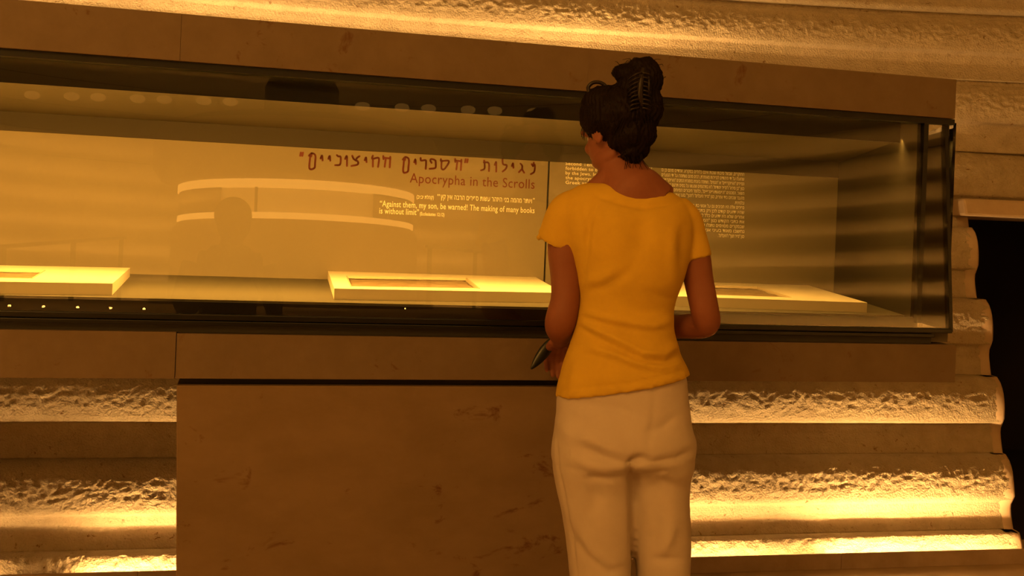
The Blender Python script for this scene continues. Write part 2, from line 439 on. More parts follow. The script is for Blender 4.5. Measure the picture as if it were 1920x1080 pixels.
cbox('front_apron', UL, 2.54, .018, .03, 1.106, 1.136, M['black'], case)
cbox('plinth_end', 2.602, 2.668, .03, 1.1, 1.0615, 1.092, M['ceil'], case)
cbox('plinth', UL, 2.60, .016, 1.1, 1.058, 1.092, M['plinth'], case)
# ceiling slot marks and the little spot lamp by the right end
sp = tag(empty('spot_lamp', C(2.63, .62, 1.69)), 'small black cylinder spot lamp under the showcase ceiling, near its right end', 'lamp')
c0 = px2(1672, 283, 3.90)
bm = bmesh.new(); tube(bm, [c0 + Vector((0, 0, .048)), c0 + Vector((0, 0, .04)), c0 + Vector((0, 0, -.02)), c0 + Vector((0, 0, -.024))], [.018, .022, .022, .019], 20)
me = bpy.data.meshes.new('lamp_body'); bm.to_mesh(me); bm.free(); smooth(me); link('lamp_body', me, M['black'], sp)
bm = bmesh.new(); bmesh.ops.create_uvsphere(bm, u_segments=16, v_segments=10, radius=.014, matrix=Matrix.Translation(c0 + Vector((.006, -.006, -.026))) )
me = bpy.data.meshes.new('lens'); bm.to_mesh(me); bm.free(); smooth(me); link('lens', me, M['cream'], sp)
bm = bmesh.new(); tube(bm, [c0 + Vector((0, 0, .04)), c0 + Vector((0, .0, .075))], [.005, .005], 8)
me = bpy.data.meshes.new('stem'); bm.to_mesh(me); bm.free(); link('stem', me, M['black'], sp)
# stone fascia blocks above and below the glass
def stone(name, u0, u1, w0, w1, z0, z1, label, m='stone', group=None, bev=.0006):
    o = cbox(name, u0, u1, w0, w1, z0, z1, M[m], None, bev); c = C((u0 + u1) / 2, (w0 + w1) / 2, z0)
    o.data.transform(Matrix.Translation(-c)); o.location = c
    tag(o, label, 'stone block', group); return o
G1 = 'stone blocks above the showcase'; G2 = 'stone blocks under the showcase'
stone('fascia_block', UL, .3999, -.006, 1.3, 1.740, 1.858, 'brown stone block above the showcase glass, leftmost of its row', group=G1)
stone('fascia_block', .4001, 1.4719, -.005, 1.3, 1.740, 1.858, 'brown stone block above the showcase glass, middle of its row', group=G1)
stone('fascia_block', 1.4721, 2.637, -.005, 1.3, 1.740, 1.858, 'brown stone block above the showcase glass, ending at its right corner', group=G1)
stone('sill_block', UL, .4175, -.006, 1.1, .944, 1.0605, 'brown stone sill block under the showcase, left of the pedestal edge', group=G2)
stone('sill_block', .4190, 2.674, -.004, 1.1, .944, 1.0570, 'long brown stone sill block under the showcase, reaching its right corner', group=G2)
ped = tag(empty('stone_pedestal', C(1.0, .5, 0)), 'large veined brown stone slab pedestal under the middle of the showcase', 'pedestal')
cbox('stone_slab', .456, 1.60, .0, 1.0, 0, .926, M['slab'], ped, .003, du=-.033)
cbox('shadow_gap', .43, 1.59, .03, .9, .924, .946, M['black'], ped)
# ------------------------------------------------------------------ boards with the scroll fragments
def on_plane(px, py, z):
    a, b = px - PX, py - PY; a, b = a * CR + b * SR, -a * SR + b * CR
    t = (z - H) / (-b / F); return Vector((a / F * t, t, z))
def board(outer, inner, label, flabel, zt=1.172):
    """outer: FL, FR, BR, BL pixels of the top face; inner: the same of the window"""
    zb = 1.1415
    O = [on_plane(x, y, zt) for x, y in outer]; I = [on_plane(x, y, zt) for x, y in inner]
    ctr = sum(O, Vector()) / 4; ctr.z = zb
    t = tag(empty('display_board', ctr), label, 'display board', 'cream display boards on the showcase deck')
    bm = bmesh.new()
    vo = [bm.verts.new(p) for p in O]; vi = [bm.verts.new(p) for p in I]
    vb = [bm.verts.new((p.x, p.y, zb)) for p in O]; vd = [bm.verts.new((p.x, p.y, zb)) for p in I]
    for k in range(4):
        j = (k + 1) % 4
        bm.faces.new([vo[k], vo[j], vi[j], vi[k]]); bm.faces.new([vb[k], vb[j], vo[j], vo[k]])
        bm.faces.new([vi[k], vi[j], vd[j], vd[k]]); bm.faces.new([vb[j], vb[k], vd[k], vd[j]])
    bmesh.ops.recalc_face_normals(bm, faces=bm.faces)
    me = bpy.data.meshes.new('board'); bm.to_mesh(me); bm.free(); link('board', me, M['board'], t)
    # thin raised lip round the window
    c = sum(I, Vector()) / 4
    bm = bmesh.new()
    a = [bm.verts.new(p + (p - c) * .018 + Vector((0, 0, .0012))) for p in I]; b = [bm.verts.new(p + Vector((0, 0, .0012))) for p in I]
    d = [bm.verts.new(p - (p - c) * .02 + Vector((0, 0, -.007))) for p in I]; e = [bm.verts.new(p + (p - c) * .018 - Vector((0, 0, .001))) for p in I]
    for k in range(4):
        j = (k + 1) % 4
        bm.faces.new([a[k], a[j], b[j], b[k]]); bm.faces.new([b[k], b[j], d[j], d[k]]); bm.faces.new([e[k], e[j], a[j], a[k]])
    bmesh.ops.recalc_face_normals(bm, faces=bm.faces)
    me = bpy.data.meshes.new('window_bevel'); bm.to_mesh(me); bm.free(); link('window_bevel', me, M['bevel'], t)
    # the fragment: a slightly wavy sheet with an uneven edge
    n, k = 40, 16; P = np.zeros((n, k, 3)); Q = [p - (p - c) * .03 for p in I]
    for i in range(n):
        for j in range(k):
            s, r = i / (n - 1), j / (k - 1)
            p = (Q[0] * (1 - s) + Q[1] * s) * (1 - r) + (Q[3] * (1 - s) + Q[2] * s) * r
            P[i, j] = (p.x, p.y, zt - .010 + .0012 * math.sin(i * .7 + j) + .001 * math.sin(j * 1.3))
    me = grid_mesh('scroll_fragment', P)
    o = link('scroll_fragment', me, M['parch']); cc = Vector((c.x, c.y, zt - .012)); me.transform(Matrix.Translation(-cc)); o.location = cc
    sm = o.modifiers.new('thick', 'SOLIDIFY'); sm.thickness = .003; sm.offset = 0
    tag(o, flabel, 'parchment', 'scroll fragments in the boards')
    return t
board([(627, 541), (1056, 549), (1000, 517), (615, 508)], [(659, 537), (898, 540.5), (874, 522), (651, 518)],
      'cream board with a parchment window, in the middle of the showcase left of the woman', 'brown parchment fragment in the window of the middle cream board')
board([(-310, 523), (211, 531.5), (244, 502), (-230, 493)], [(-265, 516), (59, 522), (83, 507), (-205, 501)],
      'cream board cut off by the left edge of the photo', 'brown parchment fragment in the cream board at the left edge')
board([(1267, 555.5), (1626, 567.5), (1516, 535), (1272, 527.5)], [(1312, 552), (1482, 557.5), (1420, 538), (1300, 534.5)],
      'cream board in the right end of the showcase, behind the woman\'s right arm', 'brown parchment fragment in the cream board behind the woman\'s right arm')
# ------------------------------------------------------------------ printing on the back panels
def on_w(px, py, ww=DEPTH):
    a, b = px - PX, py - PY; a, b = a * CR + b * SR, -a * SR + b * CR
    dx, dz = a / F, -b / F
    t = (ww + OX * WX + OY * WY) / (dx * WX + WY)
    X, Y = t * dx, t
    return (X - OX) * UX + (Y - OY) * UY, H + t * dz
PRINT = []
def text_line(s, x0, y0, x1, y1, size_px, m, name, bold=0.0, parent=None):
    """one printed line from pixel (x0,y0) to (x1,y1) on its baseline"""
    u0, z0 = on_w(x0, y0); u1, z1 = on_w(x1, y1); z0 = z1 = (z0 + z1) / 2
    cu = bpy.data.curves.new(name, 'FONT'); cu.body = s; cu.size = 1.0; cu.resolution_u = 3
    cu.offset = bold; cu.space_character = 1.06
    o = bpy.data.objects.new(name, cu); COL.objects.link(o)
    bpy.context.view_layer.update()
    dg = bpy.context.evaluated_depsgraph_get(); me = bpy.data.meshes.new_from_object(o.evaluated_get(dg))
    bpy.data.objects.remove(o)
    if len(me.vertices) == 0: return None
    co = np.zeros(len(me.vertices) * 3); me.vertices.foreach_get('co', co); co = co.reshape(-1, 3)
    xmin, xmax = co[:, 0].min(), co[:, 0].max()
    sx = (u1 - u0) / (xmax - xmin); sy = size_px / 470.0
    new = np.zeros_like(co)
    for k in (0,):
        uu = u0 + (co[:, 0] - xmin) * sx; zz2 = z0 + co[:, 1] * sy
        new[:, 0] = OX + uu * UX + (DEPTH - .0015) * WX; new[:, 1] = OY + uu * UY + (DEPTH - .0015) * WY; new[:, 2] = zz2
    me.vertices.foreach_set('co', new.ravel()); me.update()
    me.materials.clear(); me.materials.append(m)
    PRINT.append((name, me))
    return me
def flush(name, m, label=None):
    global PRINT
    bm = bmesh.new()
    for _, me in PRINT: bm.from_mesh(me)
    me = bpy.data.meshes.new(name); bm.to_mesh(me); bm.free()
    for _, x in PRINT: bpy.data.meshes.remove(x)
    PRINT = []
    o = link(name, me, m, case)
    if label: o['label'] = label
    return o
R = lambda s: s[::-1]
# big heading, letter by letter in the ink strokes of a scribe's square hand
GLYPH = {  # strokes in a 1 x 1 cell, y up, baseline 0
 'מ': [[(.75, .95), (.62, .62), (.9, .78), (.95, .45), (.82, .08), (.35, -.12)], [(.62, .62), (.42, .8)]],
 'ג': [[(.35, .8), (.6, .62), (.62, .3), (.9, .0)], [(.62, .35), (.2, .02)]],
 'י': [[(.3, .55), (.5, .8), (.62, .4)]],
 'ל': [[(.2, 1.75), (.28, .75), (.8, .62), (.72, .3), (.3, .02)]],
 'ו': [[(.3, .6), (.55, .85), (.62, 0)]],
 'ת': [[(.35, .95), (.42, .55), (.4, .2), (.05, .05)], [(.32, .78), (.75, .8), (.9, .6), (.92, .02)]],
 'ה': [[(.1, .85), (.9, .8)], [(.1, .98), (.14, .72)], [(.88, .95), (.86, .02)], [(.38, .72), (.3, .05)]],
 'ס': [[(.1, .92), (.14, .75), (.85, .82), (.9, .6), (.5, .05), (.2, .1), (.18, .8)]],
 'פ': [[(.35, .55), (.2, .75), (.3, .9), (.75, .8), (.85, .5), (.8, .12), (.15, .02)]],
 'ר': [[(.12, .95), (.2, .72), (.75, .78), (.82, .5), (.8, .0)]],
 'ם': [[(.1, .75), (.42, .98), (.85, .8), (.85, .1), (.78, -.3), (.22, -.35), (.25, .72)], [(.42, .98), (.36, .7)]],
 'ח': [[(.2, .98), (.15, .7), (.9, .8), (.86, .02)], [(.22, .75), (.25, .02)]],
 'צ': [[(.1, .9), (.3, .6), (.75, .42), (.7, .15), (.05, .0)], [(.5, .5), (.62, .72), (.9, .9)]],
 'נ': [[(.3, .9), (.5, .8), (.85, .75), (.8, .1), (.1, .02)]],
 '”': [[(.3, 1.0), (.2, .72)], [(.65, 1.0), (.55, .72)]],
}
def brush(poly, r, bm):
    """a flat ink stroke of rounded width on the back panel"""
    for (a, b) in zip(poly[:-1], poly[1:]):
        a = Vector(a); b = Vector(b); d = (b - a); L = d.length
        if L < 1e-6: continue
        d /= L; n = Vector((-d.y, d.x)) * r
        ring = []
        for k in range(7):
            q = math.pi * k / 6; ring.append(a + n * math.cos(q) - d * math.sin(q) * r)
        for k in range(7):
            q = math.pi * k / 6; ring.append(b - n * math.cos(q) + d * math.sin(q) * r)
        vs = [bm.verts.new((OX + p.x * UX + (DEPTH - .0015) * WX, OY + p.x * UY + (DEPTH - .0015) * WY, p.y)) for p in ring]
        bm.faces.new(vs)
HEAD = [('מ', 991, 1003), ('ג', 970, 984), ('י', 956, 966), ('ל', 938, 952), ('ו', 924, 934), ('ת', 901, 918),
        ('”', 869, 880), ('ה', 851, 866), ('ס', 824, 842), ('פ', 803, 819), ('ר', 786, 801), ('י', 773, 783), ('ם', 753, 768),
        ('ה', 716, 733), ('ח', 695, 711), ('י', 680, 691), ('צ', 658, 675), ('ו', 643, 655), ('נ', 627, 640), ('י', 612, 623), ('י', 597, 609), ('ם', 577, 593),
        ('”', 560, 571)]
bm = bmesh.new()
_, zbase = on_w(850, 316.5)
for ch, xa, xb in HEAD:
    yb = 318.5 + (xa - 850) * .038
    ua, z1 = on_w(xa, yb); ub, _ = on_w(xb, yb)
    hgt = 20 / 470.0
    for st in GLYPH[ch]:
        pts = spline([(ua + p[0] * (ub - ua), z1 + p[1] * hgt) for p in st], max(2, 4 * (len(st) - 1) + 1)) if len(st) > 2 else np.array([(ua + p[0] * (ub - ua), z1 + p[1] * hgt) for p in st])
        brush([tuple(p) for p in pts], .0036, bm)
me = bpy.data.meshes.new('heading'); bm.to_mesh(me); bm.free()
o = link('heading', me, M['red'], case); o['label'] = 'dark red Hebrew heading printed on the back panel'
text_line('Apocrypha in the Scrolls', 768, 344, 1002, 352.5, 25, M['red'], 'subheading')
flush('subheading', M['red'], 'dark red line reading Apocrypha in the Scrolls')
text_line(R('ויותר מהמה בני היזהר עשות ספרים הרבה אין קץ'), 826, 374, 997, 380, 12.5, M['cream'], 'quotation', .012)
text_line('"', 999, 380.5, 1002, 380.5, 12.5, M['cream'], 'quotation'); text_line('"', 820, 373.5, 824, 373.5, 12.5, M['cream'], 'quotation')
text_line('(' + R('קהלת יב:יב') + ')', 781, 372, 813, 373.5, 9, M['cream'], 'quotation', .015)
text_line('\u201cAgainst them, my son, be warned! The making of many books', 712, 387.5, 1002, 399, 15.0, M['cream'], 'quotation', .008)
text_line('is without limit\u201d', 711, 400, 785, 403.5, 15.0, M['cream'], 'quotation', .008)
text_line('(Ecclesiastes 12:12)', 787, 403.8, 833, 405.5, 8.5, M['cream'], 'quotation', .015)
flush('quotation', M['cream'], 'pale quotation in Hebrew and English on the back panel')
ENG = ['Around the end of the Second', 'Second Temple period, they were', 'forbidden to be read in public and', 'by the Jews. Ironically, some of the', 'the apocryphal books survived in', 'Greek and other translations, as']
ENG = ['Around the close of the books and the', 'Second Temple period, it was said that', 'forbidden to be read in public, not only', 'by the Jews. Ironically, many of these are', 'the apocryphal books were kept in the', 'Greek and Latin Bibles of the Church']
for i, s in enumerate(ENG):
    y0 = 302 + i * 8.75
    text_line(s, 1060, y0, 1223, y0 + 6.2, 8.6, M['cream'], 'english_text', .016)
flush('english_text', M['cream'], 'pale column of small English print behind the woman\'s head')
HEB = ['בתקופת הבית השני ובסמוך לה נכתבו ספרים רבים אחרים, המכונים בפי',
       'החוקרים, שבשל סיבות שונות אינם כלולים במקרא. אחדים מהם כן נז',
       'שהועלו על ידי היהודים לספרות מאוחרת, רבים מהם נשתמרו על ידי הנוצרים',
       'הספרים "האפוקריפיים" או "הגנוזים". נשתמרו ביוונית במסגרת הכתבים "האפוקריפיים"',
       'כגון "בן סירא" ו"ספר יהודית" ו"א בתרגומים שנעשו על בסיס תרגום זה. אולם',
       'השאר, המכונים "הפסאודאפיגרפיים", כלומר חיבורים המיוחסים לאישים',
       'מהעבר שנכתבו בידי אחרים, כגון "ספר היובלים" ו"חנוך" בגעז (אתיופית עתיקה)',
       'ובלטינית.',
       'ספרים אלה היו חביבים גם על אנשי כת מדבר יהודה, בין החיבורים',
       'שהיו ידועים קודם לכן רק בתרגום ליוונית "ספר טוביה"',
       'אחרים שלא היו ידועים כלל לפני גילוי המגילות, בין היתר',
       'את כתבי הקודש כגון "המגילה החיצונית לבראשית"',
       'שבמקרים מסוימים נתגלו כמה עותקים של אותו חיבור',
       'נחשבו מאוד בעיני אנשי הכת, וחלקם אולי אף',
       'כגון "ספר חנוך" ו"היובלים".']
for i, s in enumerate(HEB):
    yr = 320.5 + i * 9.0; wd = {7: 18, 14: 49}.get(i, 155)
    fx = 1395 - wd
    text_line(R(s), fx, yr - wd * .052, 1395, yr, 8.8, M['cream'], 'hebrew_text', .016)
flush('hebrew_text', M['cream'], 'pale column of small Hebrew print right of the woman')
# ------------------------------------------------------------------ the central drum of the hall (seen in the glass)
dr = tag(empty('drum_display', DC), 'round central scroll display with a dark cap and lit band, mirrored in the showcase glass', 'display')
struct(lathe('floor_raised', [(0, 1.06), (4.5, 1.06), (4.5, 0)], DC, M['floor']))
DZ = -.085
lathe('pedestal', [(0, 1.0), (1.5, 1.06), (1.5, 1.12), (1.32, 1.2 + DZ), (1.30, 1.93 + DZ), (1.24, 2.0 + DZ)], DC, M['drum'], dr)
lathe('lower_light_band', [(1.24, 2.0 + DZ), (1.255, 2.01 + DZ), (1.255, 2.06 + DZ), (1.22, 2.065 + DZ)], DC, M['glow'], dr)
lathe('scroll_band', [(1.20, 2.06 + DZ), (1.20, 2.30 + DZ)], DC, M['glow_soft'], dr)
lathe('upper_light_band', [(1.22, 2.30 + DZ), (1.26, 2.31 + DZ), (1.26, 2.385 + DZ), (1.25, 2.39 + DZ)], DC, M['glow'], dr)
lathe('band_glass', [(1.245, 2.06 + DZ), (1.245, 2.31 + DZ)], DC, M['glass'], dr)
for a in (200, 126, 60, 20, 270, 320):
    q = math.radians(a); p = DC + Vector((math.cos(q), math.sin(q), 0)) * 1.235
    bm = bmesh.new(); tube(bm, [p + Vector((0, 0, 2.05 + DZ)), p + Vector((0, 0, 2.32 + DZ))], [.015, .015], 8)
    me = bpy.data.meshes.new('glazing_bar'); bm.to_mesh(me); bm.free(); link('glazing_bar', me, M['drum'], dr)
lathe('cap', [(1.24, 2.39 + DZ), (1.44, 2.44 + DZ), (1.52, 2.56 + DZ), (1.52, 2.86 + DZ), (1.46, 2.98 + DZ)], DC, M['drum'], dr)
lathe('cap_roof', [(1.46, 2.98 + DZ), (1.25, 3.07 + DZ), (.7, 3.16 + DZ), (.40, 3.20 + DZ)], DC, M['drum_dark'], dr)
lathe('neck', [(.40, 3.18 + DZ), (.40, 3.52 + DZ), (.36, 3.60 + DZ), (.14, 3.64 + DZ), (.14, 4.6 + DZ), (0, 4.62 + DZ)], DC, M['drum_dark'], dr)
# pale round lamps high on the far wall, a dim row of blobs in the glass
for k in (0, 1, 2, 3, 4, 5, 6, 10, 11, 12, 13, 14, 15):
    xk = 60 + k * 62 + (12 if k % 2 else 0)
    p = mirror(px2(xk, 176 + xk * .034, 14.0))
    v = p - DC; v.z = 0
    bm = bmesh.new(); bmesh.ops.create_uvsphere(bm, u_segments=14, v_segments=8, radius=.10); 
    bmesh.ops.scale(bm, vec=(1, 1, .55), verts=bm.verts)
    me = bpy.data.meshes.new('wall_lamp'); bm.to_mesh(me); bm.free(); smooth(me)
    o = link('wall_lamp', me, M['blob']); o.location = p
    nth = ('first', 'second', 'third', 'fourth', 'fifth', 'sixth', 'seventh')[k if k < 7 else k - 10]
    tag(o, nth + ' from left of the dim lamps mirrored high, ' + ('left' if k < 7 else 'right') + ' of the dark column', 'lamp', 'pale lamps mirrored along the top of the glass')
# railings on the steps round it
rt = tag(empty('handrail', mirror(px2(10, 462, 9.2)) * 1), 'dark steel handrail on posts, mirrored at the left of the glass', 'railing')
a = mirror(px2(6, 462, 9.2)); b = mirror(px2(228, 446, 13.5)); e = b + (b - a) * .05
bm = bmesh.new(); tube(bm, [a + (a - b) * .3, a, b, e], [.02] * 4, 8); me = bpy.data.meshes.new('rail'); bm.to_mesh(me); bm.free(); link('rail', me, M['rail'], rt)
for s in (0, .5, 1.0):
    p = a.lerp(b, s)
    bm = bmesh.new(); tube(bm, [p, Vector((p.x, p.y, 1.0))], [.028, .028], 8); me = bpy.data.meshes.new('post'); bm.to_mesh(me); bm.free(); link('post', me, M['rail'], rt)
rt2 = tag(empty('handrail', mirror(px2(885, 468, 15))), 'short dark steel handrail, mirrored in the glass just left of the woman', 'railing')
a = mirror(px2(800, 462, 12.5)); b = mirror(px2(905, 473, 15))
bm = bmesh.new(); tube(bm, [a, b], [.02] * 2, 8); me = bpy.data.meshes.new('rail'); bm.to_mesh(me); bm.free(); link('rail', me, M['rail'], rt2)
for s in (0.05, .85):
    p = a.lerp(b, s)
    bm = bmesh.new(); tube(bm, [p, Vector((p.x, p.y, 1.0))], [.03, .03], 8); me = bpy.data.meshes.new('post'); bm.to_mesh(me); bm.free(); link('post', me, M['rail'], rt2)
# small step lights in a row on the floor, mirrored low in the glass
for k in range(9):
    xk = (17, 81, 145, 207, 270, 332, 760, 967, 1030)[k]
    lo, hi = 6.0, 40.0
    for _ in range(40):        # how far along the reflected ray the platform top lies
        dep = (lo + hi) / 2
        if mirror(px2(xk, 577.5, dep)).z > 1.075: lo = dep
        else: hi = dep
    p = mirror(px2(xk, 577.5, dep))
    bm = bmesh.new(); bmesh.ops.create_cone(bm, cap_ends=True, segments=12, radius1=.007, radius2=.006, depth=.01)
    me = bpy.data.meshes.new('step_light'); bm.to_mesh(me); bm.free()
    o = link('step_light', me, M['stud']); o.location = (p.x, p.y, 1.07)
    tag(o, ('first', 'second', 'third', 'fourth', 'fifth', 'sixth', 'seventh', 'eighth', 'last')[k] + ' from the left of the tiny step lights glinting low in the glass', 'lamp', 'step lights mirrored along the bottom of the glass')
# ------------------------------------------------------------------ people
PD = 2.56
def PP(px, py, dy=0.0): return px2(px, py, PD + dy)
XA = Vector((CR, 0, SR)); YA = Vector((0, 1, 0))
def loft(bm, rings, nseg=40, nlev=40, power=2.3):
    """rings: (xl,yl,xr,yr,yc,ry) in picture pixels of the person's plane and metres of depth"""
    S = spline(rings, nlev); out = []
    for xl, yl, xr, yr, yc, ry in S:
        L = PP(xl, yl, yc); Rr = PP(xr, yr, yc); c = (L + Rr) / 2; h = (Rr - L) / 2
        row = []
        for k in range(nseg):
            q = 2 * math.pi * k / nseg
            cs, sn = math.cos(q), math.sin(q)
            cs = math.copysign(abs(cs) ** (2 / power), cs); sn = math.copysign(abs(sn) ** (2 / power), sn)
            row.append(bm.verts.new(c + h * cs + YA * (sn * ry)))
        out.append(row)
    for i in range(len(out) - 1):
        for k in range(nseg):
            bm.faces.new([out[i][k], out[i][(k + 1) % nseg], out[i + 1][(k + 1) % nseg], out[i + 1][k]])
    bm.faces.new(out[0][::-1]); bm.faces.new(out[-1])
def limb(bm, pts, n=26, seg=18, flat=1.0):
    """pts: (px,py,dy,radius in px)"""
    S = spline(pts, n)
    P = [PP(a, b, c) for a, b, c, r in S]; Rr = [max(.001, r * (PD + c) / F) for a, b, c, r in S]
    tube(bm, P, Rr, seg, flat)
def ball(bm, p, rx, ry, rz, rot=None, seg=24):
    m = Matrix.Translation(p) @ (rot.to_4x4() if rot is not None else Matrix.Identity(4)) @ Matrix.Diagonal((rx, ry, rz, 1))
    bmesh.ops.create_uvsphere(bm, u_segments=seg, v_segments=seg // 2 + 2, radius=1, matrix=m)
def fuse(name, bm, voxel, m, parent, smooth_it=4, disp=None, shift=None):
    """one continuous skin over everything in bm"""
    bmesh.ops.recalc_face_normals(bm, faces=bm.faces)
    me = bpy.data.meshes.new('tmp'); bm.to_mesh(me); bm.free()
    o = bpy.data.objects.new('tmp', me); COL.objects.link(o)
    r = o.modifiers.new('r', 'REMESH'); r.mode = 'VOXEL'; r.voxel_size = voxel; r.adaptivity = 0
    if smooth_it:
        s = o.modifiers.new('s', 'SMOOTH'); s.iterations = smooth_it; s.factor = .5
    dg = bpy.context.evaluated_depsgraph_get(); dg.update()
    out = bpy.data.meshes.new_from_object(o.evaluated_get(dg)); bpy.data.objects.remove(o); bpy.data.meshes.remove(me)
    out.name = name
    if disp is not None:
        n = len(out.vertices); co = np.zeros(n * 3); out.vertices.foreach_get('co', co); co = co.reshape(-1, 3)
        no = np.zeros(n * 3); out.vertices.foreach_get('normal', no); no = no.reshape(-1, 3)
        co2 = co + no * disp(co, no)[:, None]
        out.vertices.foreach_set('co', co2.ravel())
    smooth(out); out.materials.clear(); out.materials.append(m)
    if shift is not None: out.transform(shift)
    return link(name, out, m, parent)
def to_px(co):
    a = co[:, 0] / co[:, 1] * F; b = -(co[:, 2] - H) / co[:, 1] * F
    return PX + a * CR - b * SR, PY + a * SR + b * CR
def fold_field(folds, x, y):
    tot = np.zeros_like(x)
    for amp, wid, pts in folds:
        best = np.full_like(x, 1e9); bt = np.zeros_like(x)
        n = len(pts) - 1
        for i in range(n):
            ax, ay = pts[i]; bx, by = pts[i + 1]; dx, dy = bx - ax, by - ay; LL = dx * dx + dy * dy
            t = np.clip(((x - ax) * dx + (y - ay) * dy) / LL, 0, 1)
            d = np.hypot(x - ax - t * dx, y - ay - t * dy)
            sel = d < best; best = np.where(sel, d, best); bt = np.where(sel, (i + t) / n, bt)
        tot += 1.45 * amp * np.exp(-(best / wid) ** 2) * np.sin(np.pi * np.clip(bt * .9 + .05, 0, 1)) ** .5
    return tot
foot = PP(1172, 1478); foot.z = 0
person = tag(empty('person', foot), 'woman seen from behind in a yellow short-sleeved top and white trousers, leaning over the showcase', 'person')
# --- shirt
SHIRT_FOLDS = [
    (-.0040, 5, [(1118, 366), (1160, 380), (1207, 388), (1272, 380)]),
    (-.0035, 6, [(1122, 372), (1108, 410), (1100, 450)]),
    (-.005, 8, [(1094, 380), (1100, 420), (1099, 465), (1094, 520)]),
    (.007, 9, [(1084, 600), (1120, 618), (1165, 640), (1205, 662), (1245, 664), (1268, 650)]),
    (-.006, 8, [(1084, 612), (1120, 634), (1165, 656), (1210, 676), (1250, 678), (1272, 664)]),
    (.006, 8, [(1088, 585), (1130, 596), (1180, 606), (1225, 612), (1260, 600)]),
    (-.004, 7, [(1088, 594), (1130, 606), (1180, 616), (1225, 622)]),
    (.005, 8, [(1110, 655), (1150, 664), (1190, 680), (1235, 690), (1270, 684)]),
    (-.005, 8, [(1085, 662), (1110, 664), (1150, 676), (1200, 694), (1250, 698)]),
    (.004, 10, [(1085, 680), (1075, 705), (1070, 735)]),
    (-.004, 10, [(1100, 545), (1130, 540), (1160, 522), (1190, 500)]),
    (.004, 12, [(1095, 530), (1130, 522), (1155, 508)]),
    (-.003, 12, [(1180, 575), (1215, 585), (1255, 580)]),
    (-.005, 14, [(1285, 420), (1280, 460), (1278, 500)]),
    (.004, 12, [(1265, 430), (1262, 480), (1264, 530)]),
    (-.006, 22, [(1206, 400), (1204, 440), (1196, 480)]),
    (.004, 20, [(1150, 400), (1152, 440), (1160, 480)]),
    (-.003, 8, [(1270, 560), (1240, 556), (1215, 545)]),
    (-.0025, 2.2, [(1046, 733), (1110, 726), (1180, 719), (1240, 706), (1286, 693)]),
]
def shirt_disp(co, no):
    x, y = to_px(co); back = np.clip(-no[:, 1] * 1.6, 0, 1)
    d = fold_field(SHIRT_FOLDS, x, y) * back
    d += .0022 * (fbm(x / 34 + 3, y / 22, 3) - .5) * np.clip((y - 470) / 100, .3, 1)
    return d
bm = bmesh.new()
loft(bm, [(1112, 342, 1240, 357, .00, .045), (1088, 346, 1262, 362, .00, .062), (1066, 360, 1280, 376, .00, .078), (1052, 380, 1292, 392, .0, .092),
          (1052, 415, 1300, 422, -.01, .105), (1068, 470, 1296, 470, -.01, .112), (1082, 525, 1281, 525, -.005, .108),
          (1086, 560, 1268, 560, 0, .100), (1082, 595, 1262, 593, .0, .098), (1074, 630, 1264, 622, .0, .103), (1062, 662, 1270, 645, .0, .113),
          (1052, 695, 1278, 668, .0, .122), (1045, 720, 1288, 688, .0, .127), (1041, 742, 1293, 701, .0, .130)], 48, 60, 2.25)
limb(bm, [(1088, 384, .0, 34), (1066, 398, .0, 38), (1056, 420, .0, 39), (1053, 440, .005, 43), (1050, 450, .01, 45)], 20, 24)
# the flared front of the left sleeve
limb(bm, [(1060, 405, .04, 20), (1040, 428, .055, 17), (1020, 440, .065, 12), (1006, 448, .07, 5)], 14, 12, .5)
limb(bm, [(1262, 392, .0, 32), (1284, 415, .0, 33), (1294, 445, .0, 31), (1299, 468, .0, 32.5), (1302, 485, .0, 33)], 20, 24)
sh = fuse('shirt', bm, .0055, M['shirt'], person, 5, shirt_disp)
# --- trousers
PANT_FOLDS = [
    (-.010, 12, [(1092, 836), (1112, 848), (1140, 862), (1176, 872)]),
    (.006, 14, [(1080, 860), (1112, 876), (1150, 888), (1172, 886)]),
    (-.006, 8, [(1098, 898), (1130, 897), (1168, 894)]),
    (-.012, 9, [(1180, 872), (1196, 862), (1210, 860)]),
    (-.014, 6, [(1182, 868), (1186, 930), (1187, 1000), (1187, 1080)]),
    (-.008, 10, [(1190, 868), (1230, 870), (1270, 862), (1302, 844)]),
    (.005, 10, [(1200, 882), (1240, 886), (1280, 872)]),
    (.006, 16, [(1046, 790), (1070, 815), (1110, 830), (1150, 850)]),
    (-.004, 10, [(1210, 812), (1245, 800), (1268, 780)]),
    (-.004, 9, [(1060, 745), (1110, 758), (1165, 765), (1190, 780)]),
    (-.0015, 5, [(1228, 735), (1224, 790), (1214, 850)]),
    (-.005, 14, [(1112, 900), (1118, 930), (1108, 970)]),
    (.005, 14, [(1065, 950), (1085, 1000), (1110, 1040), (1150, 1070)]),
    (-.005, 9, [(1068, 990), (1100, 1040), (1140, 1072), (1172, 1066)]),
    (-.006, 8, [(1228, 1046), (1250, 1050), (1275, 1048)]),
    (.005, 10, [(1262, 975), (1255, 1010), (1240, 1040)]),
    (-.005, 12, [(1215, 920), (1240, 905), (1270, 915), (1288, 930)]),
    (-.0035, 2.5, [(1042, 800), (1046, 880), (1066, 960), (1082, 1080)]),
]
def pant_disp(co, no):
    x, y = to_px(co); back = np.clip(-no[:, 1] * 1.6, 0, 1)
    d = fold_field(PANT_FOLDS, x, y) * back
    d += .004 * (fbm(x / 40 + 3, y / 50, 3) - .5)
    return d
bm = bmesh.new()
